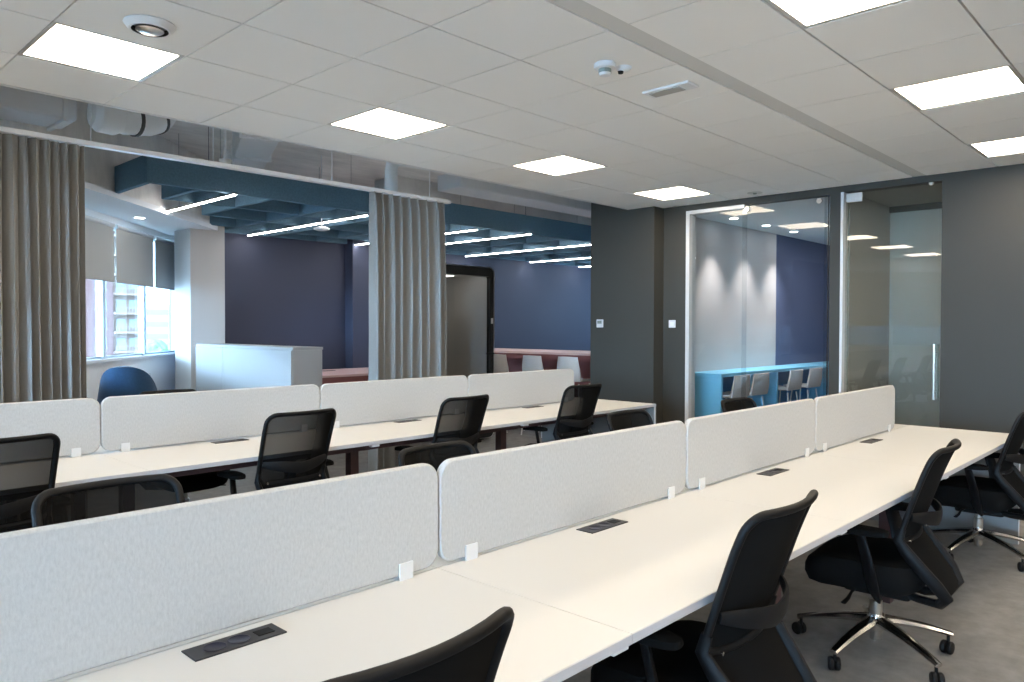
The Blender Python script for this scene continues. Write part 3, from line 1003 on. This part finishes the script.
t = thing('sprinkler_disc', 'small white disc detector hanging under the second linear light', 'detector', (4.86, 7.7, 2.60))
MB().lathe((0, 0, 0), [(0.001, 0.012), (0.05, 0.012), (0.095, 0.0), (0.09, -0.018), (0.05, -0.03), (0.001, -0.03)], 28).build('disc', M['white_gloss'], t, True)
MB().sweep([(0.0, 0, 0.012), (0.0, 0, SLAB-2.60)], 0.006, seg=8).build('drop_rod', M['duct'], t, True)
downlight(3.20, 8.72, 2.645, 'round downlight in the white soffit above the windows', None, False)

# ducts and pipes above the curtain track
dt = thing('rectangular_duct', 'pale rectangular air duct above the left curtain', 'duct')
MB().box(0.95, 1.80, 6.05, 6.42, 2.93, 3.25, 0.03, 3).build('duct_body', M['duct'], dt)
for x in (1.1, 1.7):
    MB().box(x, x+0.03, 6.03, 6.44, 2.91, 3.27).build('flange', M['flex'], dt)
fd = thing('flexible_duct', 'bent white flexible duct with dark straps over the left curtain', 'duct')
pth = []
def bez(q):
    p = [Vector((1.93, 5.86, 2.97)), Vector((2.30, 5.86, 2.95)), Vector((2.44, 6.02, 3.05)), Vector((2.42, 6.06, 3.45))]
    return p[0]*(1-q)**3 + p[1]*3*q*(1-q)**2 + p[2]*3*q*q*(1-q) + p[3]*q**3
for k in range(26):
    pth.append(tuple(bez(k/25)))
rr = [0.115 + 0.004*math.sin(k*2.5) for k in range(26)]
MB().sweep(pth, rr, rr, seg=20).build('hose', M['flex'], fd, True)
for k in (5, 11, 17):
    p0 = Vector(pth[k]); d_ = (Vector(pth[k+1]) - Vector(pth[k-1])).normalized()*0.012
    MB().sweep([p0-d_, p0+d_], 0.124, 0.124, seg=24).build('strap', M['dark_metal'], fd, True)
MB().lathe((1.93, 5.86, 2.97), [(0.10, -0.10), (0.135, -0.06), (0.14, 0.05), (0.10, 0.12)], 24, 'x').build('spigot', M['flex'], fd, True)
_a, _b = Vector((2.90, 5.25)), Vector((4.40, 8.90))
_c = (_a+_b)/2
d2 = thing('air_duct', 'pale square air duct running away above the teal baffles', 'duct', (_c.x, _c.y, 0), math.atan2((_b-_a).y, (_b-_a).x))
_h = (_b-_a).length/2
MB().box(-_h, _h, -0.16, 0.16, 3.08, 3.32, 0.012).build('duct_body', M['duct'], d2)
for q in (-0.55, -0.1, 0.35, 0.8):
    MB().box(q*_h-0.015, q*_h+0.015, -0.18, 0.18, 3.06, 3.34).build('flange', M['flex'], d2)
hr = MB()
for q in (-0.75, 0.1, 0.75):
    hr.sweep([(q*_h, 0, 3.31), (q*_h, 0, SLAB)], 0.006, seg=6)
hr.build('hanger_rods', M['duct'], d2)
d3 = MB()
d3.sweep([(4.56, 5.98, 2.3), (4.56, 5.98, 2.98), (4.57, 5.98, 3.04), (4.62, 5.98, 3.09), (4.71, 5.97, 3.11), (6.4, 5.97, 3.13), (6.47, 5.97, 3.16), (6.5, 5.97, 3.23), (6.5, 5.97, 3.45)], 0.062, seg=18, up=(0, 1, 0))
tag(d3.build('white_pipe', M['flex'], None, True), 'white drain pipe bending down behind the curtain track', 'pipe')
d4 = thing('cable_duct', 'flat pale duct below the concrete above the teal baffles', 'duct', (5.6, 6.10, 0))
MB().box(0, 3.0, 0, 0.4, 2.98, 3.16, 0.02).build('duct_body', M['duct'], d4)
for x in (0.4, 1.5, 2.6):
    MB().sweep([(x, 0.2, 3.155), (x, 0.2, SLAB)], 0.006, seg=6).build('hanger_rod', M['duct'], d4)
structure(MB().box(6.2, 13.5, 8.0, 8.5, 2.98, SLAB).build('ceiling_beam', M['concrete']), 'concrete downstand beam')
for (x, y, z0) in ((2.85, 5.95, 2.99), (3.55, 6.05, 2.98)):
    pass
t = thing('ceiling_sprinkler', 'small pendant sprinkler with a wire hanger above the curtain track', 'sprinkler', (2.90, 6.05, 2.83))
MB().lathe((0, 0, 0), [(0.001, 0), (0.055, 0), (0.05, -0.02), (0.03, -0.045), (0.001, -0.05)], 20).build('rose', M['alu_frame'], t, True)
MB().sweep([(0, 0, 0), (0, 0, SLAB-2.83)], 0.012, seg=8).build('drop_pipe', M['duct'], t, True)

# ---------------------------------------------------------------- lounge furniture
cb = thing('storage_cabinet', 'long white storage cabinet standing before the white column', 'cabinet', (3.84, 6.60, 0))
MB().box(0.0, 0.33, 0, 2.14, 0, 1.215, 0.002, 1).build('carcass', M['cabinet'], cb)
MB().box(-0.006, 0.336, -0.006, 2.146, 1.216, 1.243, 0.002, 1).build('top_board', M['cabinet'], cb)
for ya, yb_ in ((0.003, 1.447), (1.453, 2.137)):
    MB().box(-0.019, -0.001, ya, yb_, 0.05, 1.212, 0.0015, 1).build('door', M['cabinet'], cb)

ac = thing('lounge_armchair', 'navy wool armchair with a high rounded back by the windows', 'armchair', (2.60, 7.30, 0), R(-30))
def shell(u, v):
    a = (u-0.5)*2
    ang = a*1.75
    q = v
    rad = 0.275 + 0.04*q
    hgt = 0.36 + (0.73*(1-0.60*min(1, abs(a)**3.0)))*q
    rad2 = rad*(1 - 0.18*max(0, q-0.6)/0.4*(1-abs(a)))
    return (rad2*math.sin(ang)*0.98*(1-0.22*max(0, q-0.5)*2*(1-abs(a)*0.2)), -rad*math.cos(ang)*0.92-0.10*q, hgt)
MB().grid(shell, 28, 14, 0.05).build('backrest', M['armchair'], ac, True)
rings = []
for sc_, z in ((0.7, 0.33), (0.97, 0.35), (1, 0.41), (0.96, 0.46), (0.7, 0.475), (0.03, 0.48)):
    rings.append([(math.copysign(abs(math.cos(2*PI*k/32))**0.7, math.cos(2*PI*k/32))*0.245*sc_, math.copysign(abs(math.sin(2*PI*k/32))**0.7, math.sin(2*PI*k/32))*0.26*sc_+0.04, z) for k in range(32)])
MB().loft(rings).build('seat_cushion', M['armchair'], ac, True)
for k in range(4):
    a = PI/4 + k*PI/2
    MB().sweep([(0.16*math.cos(a), 0.16*math.sin(a), 0.34), (0.29*math.cos(a), 0.29*math.sin(a), 0)], [0.018, 0.011], seg=10).build('leg', M['black'], ac, True)

pt = thing('meeting_table', 'pink-topped table with brick red sides in front of the navy wall', 'table', (5.0, 8.25, 0))
MB().box(0, 1.9, 0, 1.2, 0.80, 0.83, 0.003).build('tabletop', M['pink'], pt)
MB().box(0.02, 1.05, 0.02, 0.06, 0.0, 0.80).build('side_panel', M['pink_dark'], pt)
MB().box(1.09, 1.88, 0.02, 0.06, 0.0, 0.80).build('side_panel', M['pink_dark'], pt)
MB().box(0.02, 0.06, 0.07, 1.18, 0.0, 0.80).build('side_panel', M['pink_dark'], pt)
MB().box(0.75, 0.93, 0.80, 0.88, 0.8305, 0.836, 0.002).build('cable_port', M['socket'], pt)

bt = thing('bar_table', 'long pink high table behind the charcoal pillar edge', 'bar table', (7.90, 5.75, 0))
MB().box(0, 0.92, 0, 3.05, 1.07, 1.10, 0.003).build('tabletop', M['pink'], bt)
MB().box(0.02, 0.90, 0.02, 3.03, 1.0, 1.069).build('apron', M['pink_dark'], bt)
MB().box(0.44, 0.48, 0.1, 2.95, 0.30, 0.985).build('modesty_panel', M['pink_dark'], bt)
for y in (0.06, 1.50, 2.9):
    for x in (0.06, 0.80):
        MB().box(x, x+0.06, y, y+0.06, 0, 0.985).build('leg', M['white_gloss'], bt)
hs = None
for y, l in ((6.05, 'high grey stool at the pink bar table, nearest the charcoal pillar'), (6.66, 'high grey stool at the pink bar table, middle of the three'),
             (7.30, 'high grey stool at the pink bar table, half hidden by the phone booth')):
    t = make_stool('high_stool', l, 'stool', 'high stools at the pink bar table', 0.76, 0.28, 0.37) if hs is None else copy_tree(hs)
    hs = hs or t
    t['label'] = l
    t.location = (7.58, y, 0)
    t.rotation_euler.z = R(-90)

# phone booth
bo = thing('phone_booth', 'grey glazed phone booth with a thick black rounded frame', 'phone booth', (5.86, 6.83, 0))
BW, BD, BH = 0.98, 1.0, 2.20
def ring_pts(w, h, r, x0, z0): return rrect(w, h, r, 6, x0, z0)
o_ = ring_pts(BW, BH-0.04, 0.075, 0, 0.04)
i_ = ring_pts(BW-0.13, BH-0.04-0.175, 0.03, 0.065, 0.04+0.065)
fr = MB()
for (ya, yb_) in ((0.0, 0.06),):
    A = [[fr.bm.verts.new((x, y, z)) for x, z in P] for P, y in ((o_, ya), (i_, ya), (i_, yb_), (o_, yb_))]
    n_ = len(o_)
    for a, b_ in ((0, 1), (1, 2), (2, 3), (3, 0)):
        for k in range(n_):
            fr.bm.faces.new((A[a][k], A[a][(k+1) % n_], A[b_][(k+1) % n_], A[b_][k]))
fr.build('door_frame', M['booth_frame'], bo, True)
MB().slab_xz(ring_pts(BW-0.131, BH-0.216, 0.03, 0.0655, 0.1055), 0.025, 0.033).build('glass_door', M['booth_glass'], bo)
sh = MB()
for off in (0,):
    A = [[sh.bm.verts.new((x, y, z)) for x, z in P] for P, y in ((ring_pts(BW+0.05, BH-0.02, 0.09, -0.025, 0.03), 0.012), (ring_pts(BW-0.08, BH-0.12, 0.05, 0.04, 0.08), 0.062), (ring_pts(BW-0.08, BH-0.12, 0.05, 0.04, 0.08), BD-0.05), (ring_pts(BW+0.05, BH-0.02, 0.09, -0.025, 0.03), BD))]
    for a, b_ in ((1, 2), (3, 0)):
        for k in range(n_):
            sh.bm.faces.new((A[a][k], A[a][(k+1) % n_], A[b_][(k+1) % n_], A[b_][k]))
    sh.bm.faces.new(A[3]); sh.bm.faces.new(A[2])
sh.build('shell', M['alu_frame'], bo, True)
MB().box(0.045, BW-0.045, BD-0.10, BD-0.055, 0.09, BH-0.05).build('back_lining', M['booth'], bo)
MB().box(0.045, 0.36, BD-0.42, BD-0.10, 1.06, 1.085).build('shelf', M['lightgrey'], bo)
MB().sweep([(BW-0.035, -0.001, 1.11), (BW-0.035, -0.04, 1.11), (BW-0.06, -0.055, 1.11), (BW-0.18, -0.055, 1.11)], 0.010, seg=10, up=(0, 0, 1)).build('door_handle', M['black'], bo, True)
MB().box(BW-0.050, BW-0.012, -0.006, -0.0005, 1.49, 1.56, 0.002).build('control_plate', M['clip'], bo)
MB().box(BW/2-0.12, BW/2+0.12, 0.35, 0.59, BH-0.105, BH-0.095).build('fill_lamp', M['booth_fill'], bo)  # unseen lamp, added to brighten the booth interior
for x in (0.1, BW-0.1):
    for y in (0.12, BD-0.12):
        MB().lathe((x, y, 0), [(0.001, 0), (0.03, 0), (0.03, 0.06), (0.001, 0.06)], 12).build('foot', M['black'], bo, True)
t = MB().box(7.27, 7.30, 5.64, 5.645, 0, 0.01)
t.bm.free()

# roller blinds
bl = thing
s = 0.46
while s > S0 + 1: s -= BAY
k = 0
near = {0: 'roller blind on the bay right beside the left curtain', 1: 'roller blind on the wide middle bay in view', 2: 'roller blind on the bay beside the white column'}
while s - BAY < S1 - 0.6:
    a, b = s-BAY+0.03, min(s-0.03, S1-0.02)
    j = round((s-0.46)/BAY)
    if b - a > 0.4:
        c = fp((a+b)/2, -0.045)
        o = empty('roller_blind', (c.x, c.y, 0), math.atan2(FT.y, FT.x))
        lbl = near.get(j, 'grey roller blind set for the daylight in a window bay hidden from the photo')
        tag(o, 'half drawn grey ' + lbl if j in near else lbl, 'blind', 'grey roller blinds along the window wall' if j in near else 'blinds outside the photo')
        hb = (b-a)/2
        zb = 1.945 if j in near else (1.50 if s > -5.5 else 2.40)  # unseen bays: drop chosen to shape the daylight
        MB().box(-hb, hb, -0.001, 0.001, zb, 2.52).build('cloth', M['blind'], o)
        MB().sweep([(-hb, 0, 2.535), (hb, 0, 2.535)], 0.022, seg=14).build('roller', M['alu_frame'], o, True)
        MB().box(-hb, hb, -0.006, 0.006, zb-0.022, zb, 0.002).build('hem_bar', M['blind'], o)
    s += BAY
    k += 1

c = fp(1.42, -0.008)
t = thing('wall_outlet', 'small white outlet plate on the wall under the windows', 'outlet', (c.x, c.y, 0.83), math.atan2(FT.y, FT.x))
MB().box(-0.075, 0.075, -0.004, 0.007, -0.045, 0.045, 0.002).build('plate', M['clip'], t)
for x in (-0.035, 0.035):
    MB().lathe((x, -0.004, 0), [(0.001, 0), (0.022, 0), (0.022, -0.003), (0.001, -0.0035)], 16, 'y').build('outlet_face', M['lightgrey'], t, True)
# ---------------------------------------------------------------- outside
structure(MB().box(-120, 220, -90, 320, -9.3, -9.1).build('ground', M['grass']))
ap = thing('apartment_building', 'red brick apartment block with beige balconies outside the window', 'building', (41.9, 125.0, -9.1))
MB().box(-16, 0, 0, 9, 0, 32).build('brick_wall', M['brick'], ap)
MB().box(0, 4.6, 0.8, 9, 0, 32).build('rendered_wall', M['facade'], ap)
for f_ in range(1, 10):
    z = f_*3.0 + 0.4
    MB().box(0.05, 4.7, -0.7, 0.79, z, z+0.35).build('balcony_slab', M['facade'], ap)
    rl = MB().box(0.1, 4.65, -0.68, -0.62, z+1.0, z+1.1)
    for k in range(10):
        rl.box(0.15+0.48*k, 0.22+0.48*k, -0.68, -0.64, z+0.35, z+1.0)
    rl.build('balcony_rail', M['slab'], ap)
    MB().box(0.7, 2.0, 0.74, 0.81, z+0.4, z+2.3).build('balcony_door', M['out_glass'], ap)
    MB().box(2.6, 4.0, 0.74, 0.81, z+1.0, z+2.3).build('window', M['out_glass'], ap)
    for x in (-13.2, -9.6, -6.0, -2.6):
        MB().box(x, x+1.6, -0.05, 0.01, z+0.9, z+2.4).build('window', M['out_glass'], ap)
        MB().box(x-0.15, x+1.75, -0.08, 0.0, z+0.6, z+0.88).build('ledge', M['slab'], ap)
fb = thing('office_block', 'pale distant block seen through the window bay beside the column', 'building', (84, 205, -9.1))
MB().box(-14, 14, 0, 12, 0, 16.5).build('wall', M['far_facade'], fb)
for f_ in range(1, 5):
    MB().box(-13, 13, -0.08, 0.01, f_*3.2+0.9, f_*3.2+2.2).build('window_band', M['out_glass'], fb)
ob = thing('sky_blocker', 'long low building added across the street to dim the sky mirrored in the glass fronts', 'building', (-50, 28, -9.1))  # added to keep the bright sky out of the glass reflections
MB().box(-6, 6, -26, 30, 0, 16).build('wall', M['far_facade'], ob)
for f_ in range(0, 5):
    MB().box(5.99, 6.08, -25, 29, f_*3.1+0.9, f_*3.1+2.1).build('window_band', M['out_glass'], ob)
def tree(x, y, h, label):
    rnd = random.Random(x)
    t = thing('tree', label, 'tree', (x, y, -9.1), group='trees outside the window')
    MB().sweep([(0, 0, 0), (0.1, 0, h*0.5), (0, 0.1, h*0.8)], [0.25, 0.18, 0.08], seg=10).build('trunk', M['bark'], t, True)
    m = MB()
    for _ in range(14):
        r_ = rnd.uniform(0.7, 1.1)
        c_ = Vector((rnd.uniform(-1.0, 1.0), rnd.uniform(-1.0, 1.0), h*rnd.uniform(0.55, 0.93)))
        q = bmesh.ops.create_icosphere(m.bm, subdivisions=3, radius=r_)
        for v in q['verts']:
            v.co = v.co*(1+rnd.uniform(-0.13, 0.13)) + c_
    m.build('foliage', M['leaf'], t)
tree(19.6, 51.0, 9.6, 'green tree outside, the one farther from the white column')
tree(24.6, 58.5, 9.3, 'green tree outside, the one nearest the white column')
